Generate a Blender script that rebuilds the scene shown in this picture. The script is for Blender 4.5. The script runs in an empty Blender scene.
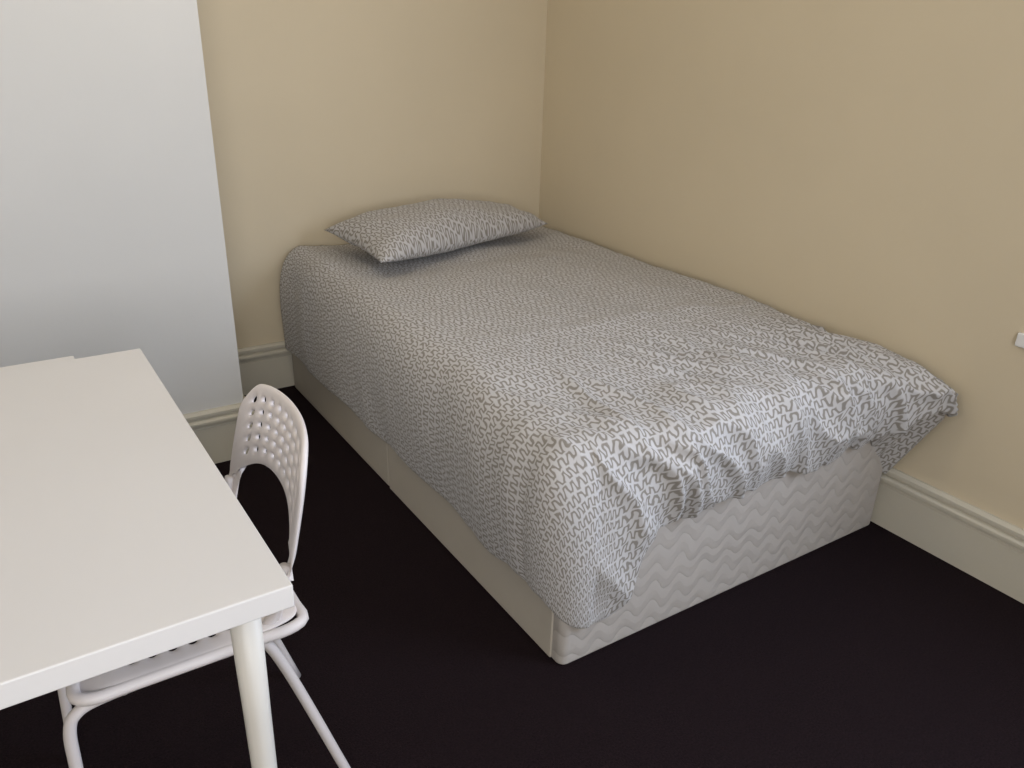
import bpy, bmesh, random
import numpy as np
from math import *
from mathutils import Vector, Matrix, noise
random.seed(3)
S=bpy.context.scene
S.view_settings.view_transform='Standard'
S.view_settings.look='None'
S.view_settings.exposure=0.0

# ------------------------------------------------------------------ materials
def newmat(name):
    m=bpy.data.materials.new(name); m.use_nodes=True
    nt=m.node_tree; nt.nodes.clear()
    o=nt.nodes.new('ShaderNodeOutputMaterial'); b=nt.nodes.new('ShaderNodeBsdfPrincipled')
    nt.links.new(b.outputs[0],o.inputs[0]); return m,nt,b
def surf(name,col,rough=.6,var=.04,nscale=4.,bump=.0,bscale=80.,spec=.3,bdist=.002):
    m,nt,b=newmat(name)
    tc=nt.nodes.new('ShaderNodeTexCoord')
    n=nt.nodes.new('ShaderNodeTexNoise'); n.inputs['Scale'].default_value=nscale; n.inputs['Detail'].default_value=4
    nt.links.new(tc.outputs['Object'],n.inputs['Vector'])
    r=nt.nodes.new('ShaderNodeValToRGB')
    r.color_ramp.elements[0].position=.3; r.color_ramp.elements[1].position=.7
    r.color_ramp.elements[0].color=[c*(1-var) for c in col]+[1]
    r.color_ramp.elements[1].color=[min(1,c*(1+var)) for c in col]+[1]
    nt.links.new(n.outputs['Fac'],r.inputs[0]); nt.links.new(r.outputs[0],b.inputs['Base Color'])
    b.inputs['Roughness'].default_value=rough; b.inputs['Specular IOR Level'].default_value=spec
    if bump>0:
        n2=nt.nodes.new('ShaderNodeTexNoise'); n2.inputs['Scale'].default_value=bscale; n2.inputs['Detail'].default_value=3
        nt.links.new(tc.outputs['Object'],n2.inputs['Vector'])
        bp=nt.nodes.new('ShaderNodeBump'); bp.inputs['Strength'].default_value=bump; bp.inputs['Distance'].default_value=bdist
        nt.links.new(n2.outputs['Fac'],bp.inputs['Height']); nt.links.new(bp.outputs[0],b.inputs['Normal'])
    return m
M_wall=surf('cream_wall_paint',(.67,.585,.438),.75,.02,2.,.10,60)
M_breast=surf('offwhite_breast',(.67,.672,.67),.7,.02,2.,.10,60)  # paler, more neutral tone than the cream walls
M_ceil=surf('ceiling_paint',(.75,.73,.69),.8,.02)
M_trim=surf('gloss_trim_paint',(.60,.57,.49),.45,.03,5.)
M_carpet=surf('dark_carpet',(.0122,.0070,.0088),.95,.5,220.,.8,350,.1,.004)
M_table=surf('white_laminate',(.71,.695,.69),.35,.01,3.,spec=.4)
M_tleg=surf('white_leg_lacquer',(.68,.66,.62),.4,.01)
M_plastic=surf('white_chair_plastic',(.72,.675,.67),.4,.02)
M_metal=surf('white_powdercoat',(.66,.62,.62),.4,.02)
M_socket=surf('socket_plastic',(.8,.8,.8),.3,.01)
M_frame=surf('window_frame_paint',(.8,.8,.8),.4,.01)

def mth(nt,op,a,b=None,c=None):
    n=nt.nodes.new('ShaderNodeMath'); n.operation=op
    for i,v in enumerate((a,b,c)):
        if v is None: continue
        if isinstance(v,(int,float)): n.inputs[i].default_value=v
        else: nt.links.new(v,n.inputs[i])
    return n.outputs[0]
def duvet_mat():
    m,nt,b=newmat('squiggle_print_cotton')
    uv=nt.nodes.new('ShaderNodeUVMap'); uv.uv_map='UVMap'
    n=nt.nodes.new('ShaderNodeTexNoise'); n.inputs['Scale'].default_value=30; n.inputs['Detail'].default_value=1.
    nt.links.new(uv.outputs[0],n.inputs['Vector'])
    sub=nt.nodes.new('ShaderNodeVectorMath'); sub.operation='SUBTRACT'; sub.inputs[1].default_value=(.5,.5,.5)
    nt.links.new(n.outputs['Color'],sub.inputs[0])
    sc=nt.nodes.new('ShaderNodeVectorMath'); sc.operation='SCALE'; sc.inputs['Scale'].default_value=.022
    nt.links.new(sub.outputs[0],sc.inputs[0])
    ad=nt.nodes.new('ShaderNodeVectorMath'); ad.operation='ADD'
    nt.links.new(uv.outputs[0],ad.inputs[0]); nt.links.new(sc.outputs[0],ad.inputs[1])
    sp=nt.nodes.new('ShaderNodeSeparateXYZ'); nt.links.new(ad.outputs[0],sp.inputs[0])
    P=.0285; A=.32; W=.0210
    row=mth(nt,'DIVIDE',sp.outputs[1],P)
    fr=mth(nt,'SUBTRACT',mth(nt,'FRACT',row),.5)
    rid=mth(nt,'FLOOR',row)
    wn=nt.nodes.new('ShaderNodeTexWhiteNoise'); wn.noise_dimensions='1D'; nt.links.new(rid,wn.inputs['W'])
    ph0=mth(nt,'MULTIPLY_ADD',sp.outputs[0],2*pi/W,mth(nt,'MULTIPLY',wn.outputs['Value'],6.28))
    # overhanging loops: shift phase in opposite directions at crest / trough
    ph=mth(nt,'ADD',ph0,mth(nt,'MULTIPLY',mth(nt,'MULTIPLY',fr,1.7),mth(nt,'COSINE',ph0)))
    wv=mth(nt,'MULTIPLY',mth(nt,'SINE',ph),A)
    d=mth(nt,'MULTIPLY',mth(nt,'ABSOLUTE',mth(nt,'SUBTRACT',fr,wv)),P)
    cs=mth(nt,'MULTIPLY',mth(nt,'COSINE',ph),A*P*2*pi/W)
    den=mth(nt,'SQRT',mth(nt,'MULTIPLY_ADD',cs,cs,1.))
    dist=mth(nt,'DIVIDE',d,den)
    mr=nt.nodes.new('ShaderNodeMapRange'); mr.interpolation_type='SMOOTHSTEP'
    mr.inputs['From Min'].default_value=.0013; mr.inputs['From Max'].default_value=.0036
    nt.links.new(dist,mr.inputs['Value'])
    mix=nt.nodes.new('ShaderNodeMix'); mix.data_type='RGBA'
    mix.inputs[6].default_value=(.262,.243,.222,1); mix.inputs[7].default_value=(.54,.533,.545,1)
    nt.links.new(mr.outputs[0],mix.inputs[0]); nt.links.new(mix.outputs[2],b.inputs['Base Color'])
    b.inputs['Roughness'].default_value=.85; b.inputs['Specular IOR Level'].default_value=.15
    b.inputs['Sheen Weight'].default_value=.15
    return m
M_duvet=duvet_mat()
def quilt_mat(name,col,zig=True):
    m,nt,b=newmat(name)
    tc=nt.nodes.new('ShaderNodeTexCoord'); sp=nt.nodes.new('ShaderNodeSeparateXYZ'); nt.links.new(tc.outputs['Object'],sp.inputs[0])
    hor=mth(nt,'ADD',sp.outputs[0],sp.outputs[1])
    n=nt.nodes.new('ShaderNodeTexNoise'); n.inputs['Scale'].default_value=9; n.inputs['Detail'].default_value=3
    nt.links.new(tc.outputs['Object'],n.inputs['Vector'])
    tri=mth(nt,'MULTIPLY',mth(nt,'SINE',mth(nt,'MULTIPLY',hor,2*pi/.085)),.016)
    zz=mth(nt,'ADD',mth(nt,'ADD',sp.outputs[2],tri),mth(nt,'MULTIPLY',n.outputs['Fac'],.06))
    st=mth(nt,'PINGPONG',zz,.027)
    h=mth(nt,'POWER',mth(nt,'DIVIDE',st,.027),.5)
    hh=mth(nt,'ADD',mth(nt,'MULTIPLY',h,1. if zig else .0),mth(nt,'MULTIPLY',n.outputs['Fac'],2.6 if zig else .8))
    bp=nt.nodes.new('ShaderNodeBump'); bp.inputs['Strength'].default_value=.38; bp.inputs['Distance'].default_value=.006
    nt.links.new(hh,bp.inputs['Height']); nt.links.new(bp.outputs[0],b.inputs['Normal'])
    r=nt.nodes.new('ShaderNodeValToRGB'); r.color_ramp.elements[0].position=0; r.color_ramp.elements[1].position=.5
    r.color_ramp.elements[0].color=[c*.93 for c in col]+[1]; r.color_ramp.elements[1].color=list(col)+[1]
    nt.links.new(h if zig else n.outputs['Fac'],r.inputs[0]); nt.links.new(r.outputs[0],b.inputs['Base Color'])
    b.inputs['Roughness'].default_value=.6; b.inputs['Specular IOR Level'].default_value=.25
    return m
M_quilt=quilt_mat('quilted_divan_fabric',(.44,.41,.385))
M_divan=quilt_mat('plain_divan_fabric',(.50,.46,.40),False)

# ------------------------------------------------------------------ helpers
def link(o,parent=None):
    S.collection.objects.link(o)
    if parent: o.parent=parent
    return o
def mesh(name,v,f,mat,smooth=False,parent=None):
    me=bpy.data.meshes.new(name); me.from_pydata([tuple(p) for p in v],[],f); me.update()
    if mat: me.materials.append(mat)
    if smooth: me.polygons.foreach_set('use_smooth',[True]*len(me.polygons))
    return link(bpy.data.objects.new(name,me),parent)
def box(name,a,b,mat,bev=0.,parent=None,seg=3,vbev=0.):
    x0,y0,z0=a; x1,y1,z1=b
    v=[(x0,y0,z0),(x1,y0,z0),(x1,y1,z0),(x0,y1,z0),(x0,y0,z1),(x1,y0,z1),(x1,y1,z1),(x0,y1,z1)]
    f=[(0,3,2,1),(4,5,6,7),(0,1,5,4),(1,2,6,5),(2,3,7,6),(3,0,4,7)]
    o=mesh(name,v,f,mat,False,parent)
    if bev>0:
        bm=bmesh.new(); bm.from_mesh(o.data)
        if vbev>0:
            ve=[e for e in bm.edges if abs((e.verts[0].co-e.verts[1].co).z)>1e-4]
            bmesh.ops.bevel(bm,geom=ve,offset=vbev,segments=10,profile=.5,affect='EDGES')
            ee=[e for e in bm.edges if abs((e.verts[0].co-e.verts[1].co).z)<1e-6]
            bmesh.ops.bevel(bm,geom=ee,offset=bev,segments=seg,profile=.5,affect='EDGES')
        else:
            bmesh.ops.bevel(bm,geom=bm.edges[:],offset=bev,segments=seg,profile=.5,affect='EDGES')
        bm.to_mesh(o.data); bm.free()
        o.data.polygons.foreach_set('use_smooth',[True]*len(o.data.polygons))
        md=o.modifiers.new('wn','WEIGHTED_NORMAL'); md.keep_sharp=False
    return o
def empty(name,loc=(0,0,0),rz=0.):
    e=bpy.data.objects.new(name,None); e.location=loc; e.rotation_euler=(0,0,rz); e.empty_display_size=.1
    return link(e)
def catmull(pts,n=8):
    P=[Vector(p) for p in pts]; P=[P[0]*2-P[1]]+P+[P[-1]*2-P[-2]]; out=[]
    for i in range(1,len(P)-2):
        for k in range(n):
            t=k/n
            out.append(.5*((2*P[i])+(P[i+1]-P[i-1])*t+(2*P[i-1]-5*P[i]+4*P[i+1]-P[i+2])*t*t+(3*P[i]-P[i-1]-3*P[i+1]+P[i+2])*t**3))
    out.append(P[-2]); return out
def tube(name,pts,r,mat,parent=None,seg=14,r2=None):
    pts=[Vector(p) for p in pts]; n=len(pts); v=[];f=[]
    up=None
    for i,p in enumerate(pts):
        t=(pts[min(i+1,n-1)]-pts[max(i-1,0)]).normalized()
        if up is None:
            up=t.orthogonal().normalized()
        up=(up-t*up.dot(t)).normalized(); s=t.cross(up)
        rr=r if r2 is None else r+(r2-r)*i/(n-1)
        for k in range(seg):
            a=2*pi*k/seg; v.append(p+(up*cos(a)+s*sin(a))*rr)
    for i in range(n-1):
        for k in range(seg):
            k2=(k+1)%seg; f.append((i*seg+k,i*seg+k2,(i+1)*seg+k2,(i+1)*seg+k))
    f.append(tuple(range(seg))[::-1]); f.append(tuple((n-1)*seg+k for k in range(seg)))
    return mesh(name,v,f,mat,True,parent)

# ------------------------------------------------------------------ room shell
X0,Y0,H=-3.6,-4.6,2.55
bx,by=-1.57,-.519
T=.12
box('floor',(X0-T,Y0-T,-.1),(T,T,0),M_carpet)
box('ceiling',(X0-T,Y0-T,H),(T,T,H+.1),M_ceil)
box('wall_back',(X0-T,0,0),(T,T,H),M_wall)
box('wall_left',(X0-T,Y0-T,0),(X0,0,H),M_wall)
def wall_with_window(name,axis,c0,c1,a0,a1,w0,w1,z0,z1,mat):
    parts=[((a0,0),(w0,H)),((w1,0),(a1,H)),((w0,0),(w1,z0)),((w0,z1),(w1,H))]
    v=[];f=[]
    for (p,za),(q,zb) in parts:
        b=len(v)
        if axis=='x': c=[(c0,p),(c1,p),(c1,q),(c0,q)]
        else: c=[(p,c0),(q,c0),(q,c1),(p,c1)]
        v+=[(x,y,za) for x,y in c]+[(x,y,zb) for x,y in c]
        f+=[tuple(b+i for i in t) for t in [(0,3,2,1),(4,5,6,7),(0,1,5,4),(1,2,6,5),(2,3,7,6),(3,0,4,7)]]
    return mesh(name,v,f,mat)
wall_with_window('wall_right','x',0,T,Y0-T,0,-3.85,-2.70,.85,2.15,M_wall)
wall_with_window('wall_front','y',Y0-T,Y0,X0,0,-3.3,-1.9,.85,2.15,M_wall)
box('wall_chimney_breast',(X0,by,0),(bx,0,H),M_breast)
def wframe(name,axis,c,w0,w1,z0,z1):
    e=empty(name); t=.05
    def b(n,a0,a1,zz0,zz1):
        if axis=='x': box(n,(c-.02,a0,zz0),(c+.02,a1,zz1),M_frame,.004,e)
        else: box(n,(a0,c-.02,zz0),(a1,c+.02,zz1),M_frame,.004,e)
    b('jamb_a',w0,w0+t,z0,z1); b('jamb_b',w1-t,w1,z0,z1); b('head',w0,w1,z1-t,z1); b('sill',w0,w1,z0,z0+t)
    m=(z0+z1)/2; b('meeting_rail',w0,w1,m-.02,m+.02)
wframe('window_1','x',.06,-3.85,-2.70,.85,2.15)
wframe('window_2','y',Y0-.06,-3.3,-1.9,.85,2.15)

# skirting profile (depth, height)
prof=[(0,0),(.016,0),(.016,.138),(.010,.142),(.010,.150),(.020,.153),(.028,.158),(.028,.166),(.020,.171),(.010,.173),(.010,.181),(.020,.184),(.020,.192),(.010,.200),(0,.200)]
def skirt(name,p,q,n,ext0=0,ext1=0):
    p=Vector(p+(0,));q=Vector(q+(0,));n=Vector(n+(0,)); d=(q-p).normalized()
    v=[];f=[];k=len(prof)
    for e,base,ex in ((0,p,-ext0),(1,q,ext1)):
        for dd,h in prof: v.append(base+n*(dd+.0005)+d*(ex*dd)+Vector((0,0,h)))
    for i in range(k):
        j=(i+1)%k; f.append((i,j,k+j,k+i))
    f.append(tuple(range(k))[::-1]); f.append(tuple(range(k,2*k)))
    o=mesh(name,v,f,M_trim)
    bm=bmesh.new(); bm.from_mesh(o.data); bmesh.ops.recalc_face_normals(bm,faces=bm.faces[:]); bm.to_mesh(o.data); bm.free()
skirt('baseboard_right',(0,Y0),(0,0),(-1,0),0,-1)
skirt('baseboard_back',(0,0),(bx,0),(0,-1),-1,-1)
skirt('baseboard_chimney_side',(bx,0),(bx,by),(1,0),-1,1)
skirt('baseboard_chimney_front',(bx,by),(X0,by),(0,-1),1,0)
skirt('baseboard_left',(X0,by),(X0,Y0),(1,0),0,0)

# ------------------------------------------------------------------ bed
bed=empty('bed')
XL,XR,YH,YF=-1.24,-.032,-.035,-1.93
ZT=.60
box('divan_base_head',(XL-.004,-.98,.0),(XR,YH,.34),M_divan,.008,bed,3,.012)
box('divan_base_foot',(XL-.004,YF-.014,.0),(XR,-.985,.34),M_quilt,.010,bed,3,.022)
box('side_panel',(XL-.008,YF+.025,.004),(XL+.01,-.99,.335),M_divan,.004,bed)
box('mattress',(XL+.01,YF+.01,.341),(XR,YH,.53),M_quilt,.045,bed,5,.11)
def fb(x,y,z=0.,s=1.): return noise.fractal(Vector((x*s,y*s,z)),1.,2.,3)
def sm(a,b,x):
    t=min(1,max(0,(x-a)/(b-a))); return t*t*(3-2*t)
def path(Nl=200,Nc=36,Nf=190,r=.11):
    pts=[]
    for i in range(Nl): 
        y=YH+(YF+r-YH)*i/Nl; pts.append(((XL,y),(-1.,0.)))
    for i in range(Nc):
        a=pi+ (pi/2)*i/Nc; pts.append(((XL+r+r*cos(a),YF+r+r*sin(a)),(cos(a),sin(a))))
    for i in range(Nf+1):
        x=XL+r+(XR+.01-XL-r)*i/Nf; pts.append(((x,YF),(0.,-1.)))
    return pts
PP=path(); NA=len(PP)
ins=.105
P0=[(p[0]-n[0]*ins,p[1]-n[1]*ins) for p,n in PP]
L=[0.]
for i in range(1,NA): L.append(L[-1]+hypot(PP[i][0][0]-PP[i-1][0][0],PP[i][0][1]-PP[i-1][0][1]))
qa=(XL+ins,YH); qb=(XR+.01,YH); qc=(XR+.01,YF+ins)
la=qb[0]-qa[0]; lb=qb[1]-qc[1]
def Q(t):
    s=t*(la+lb)
    return (qa[0]+s,YH) if s<la else (qb[0],YH-(s-la))
def crease(x,y):
    wx=x*11+y*3+.8*noise.noise(Vector((x*3.5,y*3.5,5.)))
    c=1-abs(noise.noise(Vector((wx,y*2.6,9.))))*3.0
    return max(0,c)**1.6
def ztop(x,y):
    z=ZT-.008+.012*sin(pi*min(1,max(0,(x-XL)/(XR-XL))))
    z-= .03*sm(-1.2,-1.93,y)
    z+= .010*fb(x+3,y,0,2.2)
    w=sm(-1.35,-1.95,y)
    z+= (.0045+.014*w)*noise.noise(Vector((x*8+y*2,y*4.5-x*1,2.)))
    z+= .003*noise.noise(Vector((x*16-y*5,y*10,7.)))
    z+= (.0035+.019*w)*crease(x,y)
    # gentle fold line across the lower middle of the duvet
    yc=y+1.42+.10*x+.03*noise.noise(Vector((x*4,0.,3.)))
    z+= .006*exp(-(yc/.035)**2)*sm(-1.15,-.9,x)
    z-= .02*sm(-.10,-.02,x)
    # the pillow's weight presses the duvet down slightly
    z-= .018*sm(-.68,-.5,y)*sm(-1.2,-1.0,x)*(1-sm(-.25,-.12,x))
    return z
KT,KH=120,64
V=[];UV=[]
for i in range(NA):
    (px,py),(nx,ny)=PP[i]; q=Q(i/(NA-1)); p0=P0[i]
    for k in range(KT):
        t=k/KT; x=q[0]+(p0[0]-q[0])*t; y=q[1]+(p0[1]-q[1])*t
        V.append([x,y,ztop(x,y)]); UV.append((x,y))
    z0=ztop(*p0)
    s=L[i]
    onfoot= (-ny>.95)
    xx=px
    cor=sin(pi*min(1,max(0,atan2(-ny,-nx)/(pi/2)))) if not onfoot else 0.
    cf=sm(0.35,1.,-ny)
    Hl=.410+.014*noise.noise(Vector((s*4,1,1)))-.03*sm(-1.5,-1.85,py)+.075*cf
    Bl=.035+.02*sm(-.4,-1.3,py)-.005*cf+.022*cor
    e=0.
    if onfoot:
        a=sm(-1.10,-1.0,xx)
        e=sm(-.26,-.03,xx)
        Hf=.240+.03*noise.noise(Vector((xx*6,7,1)))-.150*e
        Hh=Hl*(1-a)+Hf*a
        B=Bl*(1-a)+a*(.080+.07*e+.03*noise.noise(Vector((xx*7,3,3))))
        Bh=.032*(1-a)+a*(.040+.143*e)
    else:
        Hh=Hl; B=Bl+.010*noise.noise(Vector((s*5,2,8))); Bh=.024+.033*cor
    b0=(-ins,0.);b1=(B*.55,.012);b2=(max(B*1.25,Bh*.9),-.25*Hh);b3=(Bh,-Hh)
    arc=0.;prev=b0
    n_main=KH-16
    for k in range(KH):
        if k<n_main:
            t=(k)/(n_main-1)
            o=(1-t)**3*b0[0]+3*(1-t)**2*t*b1[0]+3*(1-t)*t*t*b2[0]+t**3*b3[0]
            z=(1-t)**3*b0[1]+3*(1-t)**2*t*b1[1]+3*(1-t)*t*t*b2[1]+t**3*b3[1]
            dep=t
        else:
            j=k-n_main+1
            rr=.012
            if j<=6:
                a2=pi*j/6; o=b3[0]-rr+rr*cos(a2); z=b3[1]-rr*1.0*sin(a2)
            else:
                jj=(j-6)/10; oe=b3[0]-2*rr; tgt=max(.012,oe-.02) if e<.02 else .016
                o=oe+(min(oe,tgt)-oe)*jj; z=b3[1]+ (.08*(1-e)-.27*e)*jj
            dep=1
        arc+=hypot(o-prev[0],z-prev[1]); prev=(o,z)
        fold=noise.noise(Vector((s*4.,z*1.6,4.)))*.012+noise.noise(Vector((s*9.,z*3+s*5,6.)))*.007
        if onfoot: fold=noise.noise(Vector((s*8.,z*2,4.)))*.022+ (crease(px+.05*z,YF-.5*(dep))-.3)*.024
        if k>=n_main+6: fold*=.3
        oo=o+fold*sm(.12,.6,dep)
        blend=1-sm(0,.5,dep)
        zz=z0+z+ (fold*.7*sm(.05,.4,dep))*(1-dep*.5)
        x=px+nx*oo; y=py+ny*oo
        if dep<.5:
            zz+= (ztop(x,max(y,-2.1))-z0)*blend
        x=min(x,-.016); zz=max(zz,.02)
        V.append([x,y,zz]); UV.append((p0[0]+nx*arc,p0[1]+ny*arc))
K=KT+KH
F=[]
for i in range(NA-1):
    for k in range(K-1):
        a=i*K+k; F.append((a,a+1,a+K+1,a+K))
def uvmesh(name,V,F,UV,mat,parent):
    o=mesh(name,V,F,mat,True,parent)
    l=o.data.uv_layers.new(name='UVMap')
    idx=np.zeros(len(o.data.loops),dtype=np.int32); o.data.loops.foreach_get('vertex_index',idx)
    l.data.foreach_set('uv',np.array(UV,dtype=np.float32)[idx].ravel())
    bm=bmesh.new(); bm.from_mesh(o.data)
    bmesh.ops.remove_doubles(bm,verts=bm.verts[:],dist=1e-5)
    bmesh.ops.recalc_face_normals(bm,faces=bm.faces[:]); bm.to_mesh(o.data); bm.free()
    return o
duv=uvmesh('duvet',V,F,UV,M_duvet,bed)

# pillow
pil=[Vector((-1.11,-.14,.675)),Vector((-1.075,-.60,.650)),Vector((-.165,-.31,.645)),Vector((-.20,-.075,.665))]
V=[];UV=[];F=[];N=56
for side in (1,-1):
    for i in range(N+1):
        for j in range(N+1):
            u=i/N; v=j/N
            uu=u+ .03*sin(pi*v)*(1-2*u)*(abs(2*u-1)**2); vv=v+.05*sin(pi*u)*(1-2*v)*(abs(2*v-1)**2)
            p=pil[0]*(1-uu)*(1-vv)+pil[1]*(1-uu)*vv+pil[2]*uu*vv+pil[3]*uu*(1-vv)
            e=(max(0,1-abs(2*u-1)**2.8)*max(0,1-abs(2*v-1)**2.8))**.6
            h=e*(.108-.035*(u-.3))+ e*.014*fb(p.x+9,p.y,side,4)
            h+= .014*e**.5*noise.noise(Vector((u*9,v*5,side*3)))*(1-.5*e)
            if side>0: z=p.z+h
            else: z=max(p.z-.55*h,ztop(p.x,p.y)+.003)
            V.append((p.x,p.y,z)); UV.append((p.x*1.0+.3*side,p.y+.13*p.x))
    b=0 if side>0 else (N+1)**2
    for i in range(N):
        for j in range(N):
            a=b+i*(N+1)+j; q=(a,a+N+1,a+N+2,a+1); F.append(q if side<0 else q[::-1])
pillow=uvmesh('pillow',V,F,UV,M_duvet,None)

# ------------------------------------------------------------------ table
ang=atan2(-1.959+1.944,.952)
tab=empty('desk_table',(-1.944,-2.274,0),-ang*1.0)
tt=.034; TW=.62; TL=.953
box('tabletop',(-TW,0,.74-tt),(0,TL,.74),M_table,.0025,tab)
box('rear_leaf',(-TW,TL-.3,.74-tt-.02),(-.125,TL+.042,.739-tt+.028),M_table,.0025,tab)
box('apron',(-TW+.09,.10,.66),(-.09,TL-.1,.74-tt+.001),M_table,.002,tab)
for n,(lx,ly) in enumerate([(-.050,.060),(-TW+.06,.062),(-.06,TL-.06),(-TW+.06,TL-.06)]):
    tube('leg_%d'%(n+1),[(lx,ly,.74-tt),(lx,ly,.5),(lx,ly,.2),(lx,ly,0.0)],.021,M_tleg,tab,20,.013)
    tube('mount_%d'%(n+1),[(lx,ly,.74-tt),(lx,ly,.74-tt-.006)],.034,M_tleg,tab,20)

# ------------------------------------------------------------------ chair (local +X forward)
ch=empty('dining_chair',(-2.022,-1.815,0),pi+.0)
def gridpanel(name,us,vs,hole,fn,th,lev=2,extra=None):
    V=[];F=[];idx={}
    for i,u in enumerate(us):
        for j,v in enumerate(vs):
            idx[i,j]=len(V); V.append(fn(u,v))
    for i in range(len(us)-1):
        for j in range(len(vs)-1):
            if hole(i,j): continue
            F.append((idx[i,j],idx[i+1,j],idx[i+1,j+1],idx[i,j+1]))
    if extra: extra(V,F,idx)
    o=mesh(name,V,F,M_plastic,True,ch)
    md=o.modifiers.new('solid','SOLIDIFY'); md.thickness=th; md.offset=0
    md=o.modifiers.new('sub','SUBSURF'); md.levels=lev; md.render_levels=lev
    return o
def strips(a,b,n,frac=.5,edge=.12):
    out=[a]; lo=a+(b-a)*edge; hi=b-(b-a)*edge; c=(hi-lo)/(n-(1-frac)); x=lo
    for k in range(n):
        out.append(x); out.append(x+c*frac); x+=c
    out.append(b); return out
# seat
us=strips(-.175,.19,9,.5,.13); vs=strips(-.185,.185,9,.55,.13)
us=us[:-1]+[.178,.192]
def seatfn(x,y):
    tx=max(-1,min(1,(x-.005)/.187))
    yy=y*(1-.06*abs(tx)**4-(.06 if x<0 else 0)*abs(x)/.175)
    z=.445-.012*(1-(y/.185)**2)*(1-tx**2)
    if x>.17: z-= (x-.17)**1*.9
    xx=x*(1-.05*(abs(y)/.185)**6)
    return (xx,yy,z)
nu=len(us); nv=len(vs)
def seathole(i,j): return i%2==1 and j%2==1 and i<18 and j<nv-1 and not(i in(1,17) and j in(1,17))
gridpanel('seat',us,vs,seathole,seatfn,.010)
rimpts=[(-.17,y) for y in np.linspace(-.165,.165,9)]+[(x,.18) for x in np.linspace(-.14,.16,8)]+[(.185,y) for y in np.linspace(.165,-.165,9)]+[(x,-.18) for x in np.linspace(.16,-.14,8)]
loop=[Vector((a,b,.438)) for a,b in rimpts]; loop=catmull(loop+[loop[0]],3)
tube('seat_rim',loop,.010,M_plastic,ch,10)
# backrest
HW=.190
def leanx(z): return -.155-.075*max(0,(z-.45))/.32
def xarc(z,u): return leanx(z)+.030*u*u
us=strips(-1,1,9,.45,.115); vs=strips(0,1,5,.43,.16)
def back(u,v):
    au=abs(u)
    zt=.776-.012*au**2-.050*au**7; zb=.628-.085*au**2.6
    z=zb+(zt-zb)*v
    hw=HW*(1-.02*v-.06*v**5)
    return (xarc(z,u),hw*u,z)
def bhole(i,j): return i%2==1 and j%2==1 and i<len(us)-1 and j<len(vs)-1
def posts(V,F,idx):
    for sgn,(ia,ib) in ((-1,(0,1)),(1,(len(us)-1,len(us)-2))):
        a=idx[ia,0]; b=idx[ib,0]
        pa,pb=a,b
        for (z,ya,yb) in ((.535,.188,.148),(.51,.182,.149),(.485,.174,.147),(.46,.166,.145),(.440,.161,.145)):
            va=len(V); V.append((xarc(z,1)-.001,sgn*ya,z)); V.append((xarc(z,.85),sgn*yb,z))
            F.append((pa,pb,va+1,va) if sgn<0 else (pb,pa,va,va+1)); pa,pb=va,va+1
gridpanel('backrest',us,vs,bhole,back,.013,2,posts)
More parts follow.
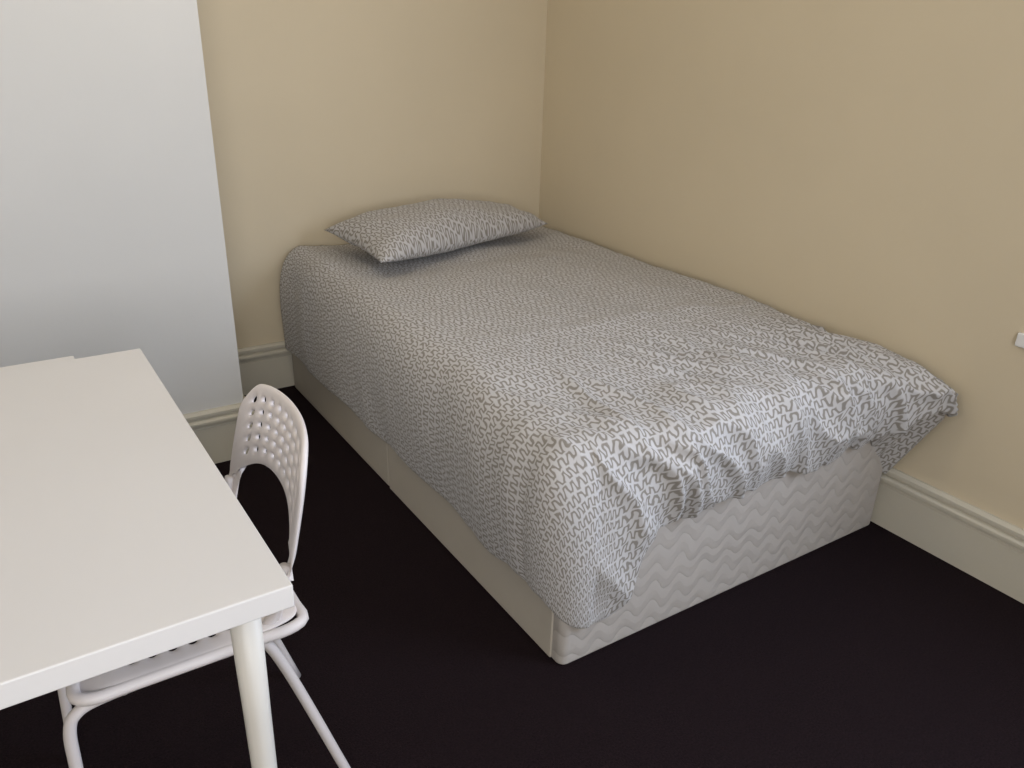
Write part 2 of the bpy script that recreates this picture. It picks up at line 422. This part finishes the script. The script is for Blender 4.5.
# steel frame
for s,nm in ((1,'near'),(-1,'far')):
    y=.163*s
    pts=[(xarc(.56,1)+.004,s*.170,.56),(xarc(.50,1)+.002,s*.164,.50),(xarc(.46,1)+.003,s*.157,.46),(-.095,y*.95,.432),(-.05,y*.97,.424),(.05,y*1.0,.424),(.15,y*1.03,.424),(.188,y*1.05,.415),(.203,y*1.06,.385),(.207,y*1.06,.30),(.215,y*1.05,.15),(.222,y*1.05,.0)]
    tube('frame_tube_'+nm,catmull(pts,6),.0095,M_metal,ch)
    tube('rear_leg_'+nm,catmull([(-.03,y*.90,.424),(-.085,y*.95,.415),(-.125,y*.98,.36),(-.238,y*1.04,0)],8),.0095,M_metal,ch)
tube('cross_bar',[(-.05,-.15,.418),(-.05,.15,.418)],.008,M_metal,ch)
tube('cross_bar_front',[(.12,-.165,.418),(.12,.165,.418)],.008,M_metal,ch)

# wall socket
so=empty('wall_socket')
box('plate',(-.014,-2.33,.680),(-.001,-2.186,.716),M_socket,.003,so)
box('rocker',(-.018,-2.30,.690),(-.013,-2.285,.705),M_socket,.002,so)

# ------------------------------------------------------------------ lights
def area(name,loc,tgt,sx,sy,pw,col):
    l=bpy.data.lights.new(name,'AREA'); l.shape='RECTANGLE'; l.size=sx; l.size_y=sy; l.energy=pw; l.color=col
    o=bpy.data.objects.new(name,l); o.location=loc
    o.rotation_euler=(Vector(tgt)-Vector(loc)).to_track_quat('-Z','Y').to_euler(); link(o); return o
area('daylight_side_window',(.11,-3.27,1.5),(-2.2,-2.6,.9),1.1,1.2,50,(.72,.82,1.))
area('daylight_front_window',(-2.6,Y0-.1,1.5),(-1.2,0,1.2),1.3,1.2,41,(1.,.97,.95))
pl=bpy.data.lights.new('warm_fill','POINT'); pl.energy=12; pl.color=(1.,.87,.66); pl.shadow_soft_size=.18  # added warm fill that lifts the right wall and corner, no fitting here
po=bpy.data.objects.new('warm_fill',pl); po.location=(-1.7,-1.35,2.2); link(po)
w=bpy.data.worlds.new('World'); S.world=w; w.use_nodes=True
nt=w.node_tree; nt.nodes['Background'].inputs[0].default_value=(.75,.85,1,1); nt.nodes['Background'].inputs[1].default_value=.8

# ------------------------------------------------------------------ camera
yaw,pit,rol=.5836,.4096,.03
f=Vector((sin(yaw)*cos(pit),cos(yaw)*cos(pit),-sin(pit))); rt=Vector((cos(yaw),-sin(yaw),0)); up=rt.cross(f)
r2=rt*cos(rol)+up*sin(rol); u2=-rt*sin(rol)+up*cos(rol)
cam=bpy.data.cameras.new('camera'); cam.sensor_width=36; cam.lens=798.3/1024*36; cam.clip_start=.02
co=bpy.data.objects.new('camera',cam); link(co)
co.matrix_world=Matrix(((r2.x,u2.x,-f.x,-2.1702),(r2.y,u2.y,-f.y,-3.1001),(r2.z,u2.z,-f.z,1.3765),(0,0,0,1)))
S.camera=co
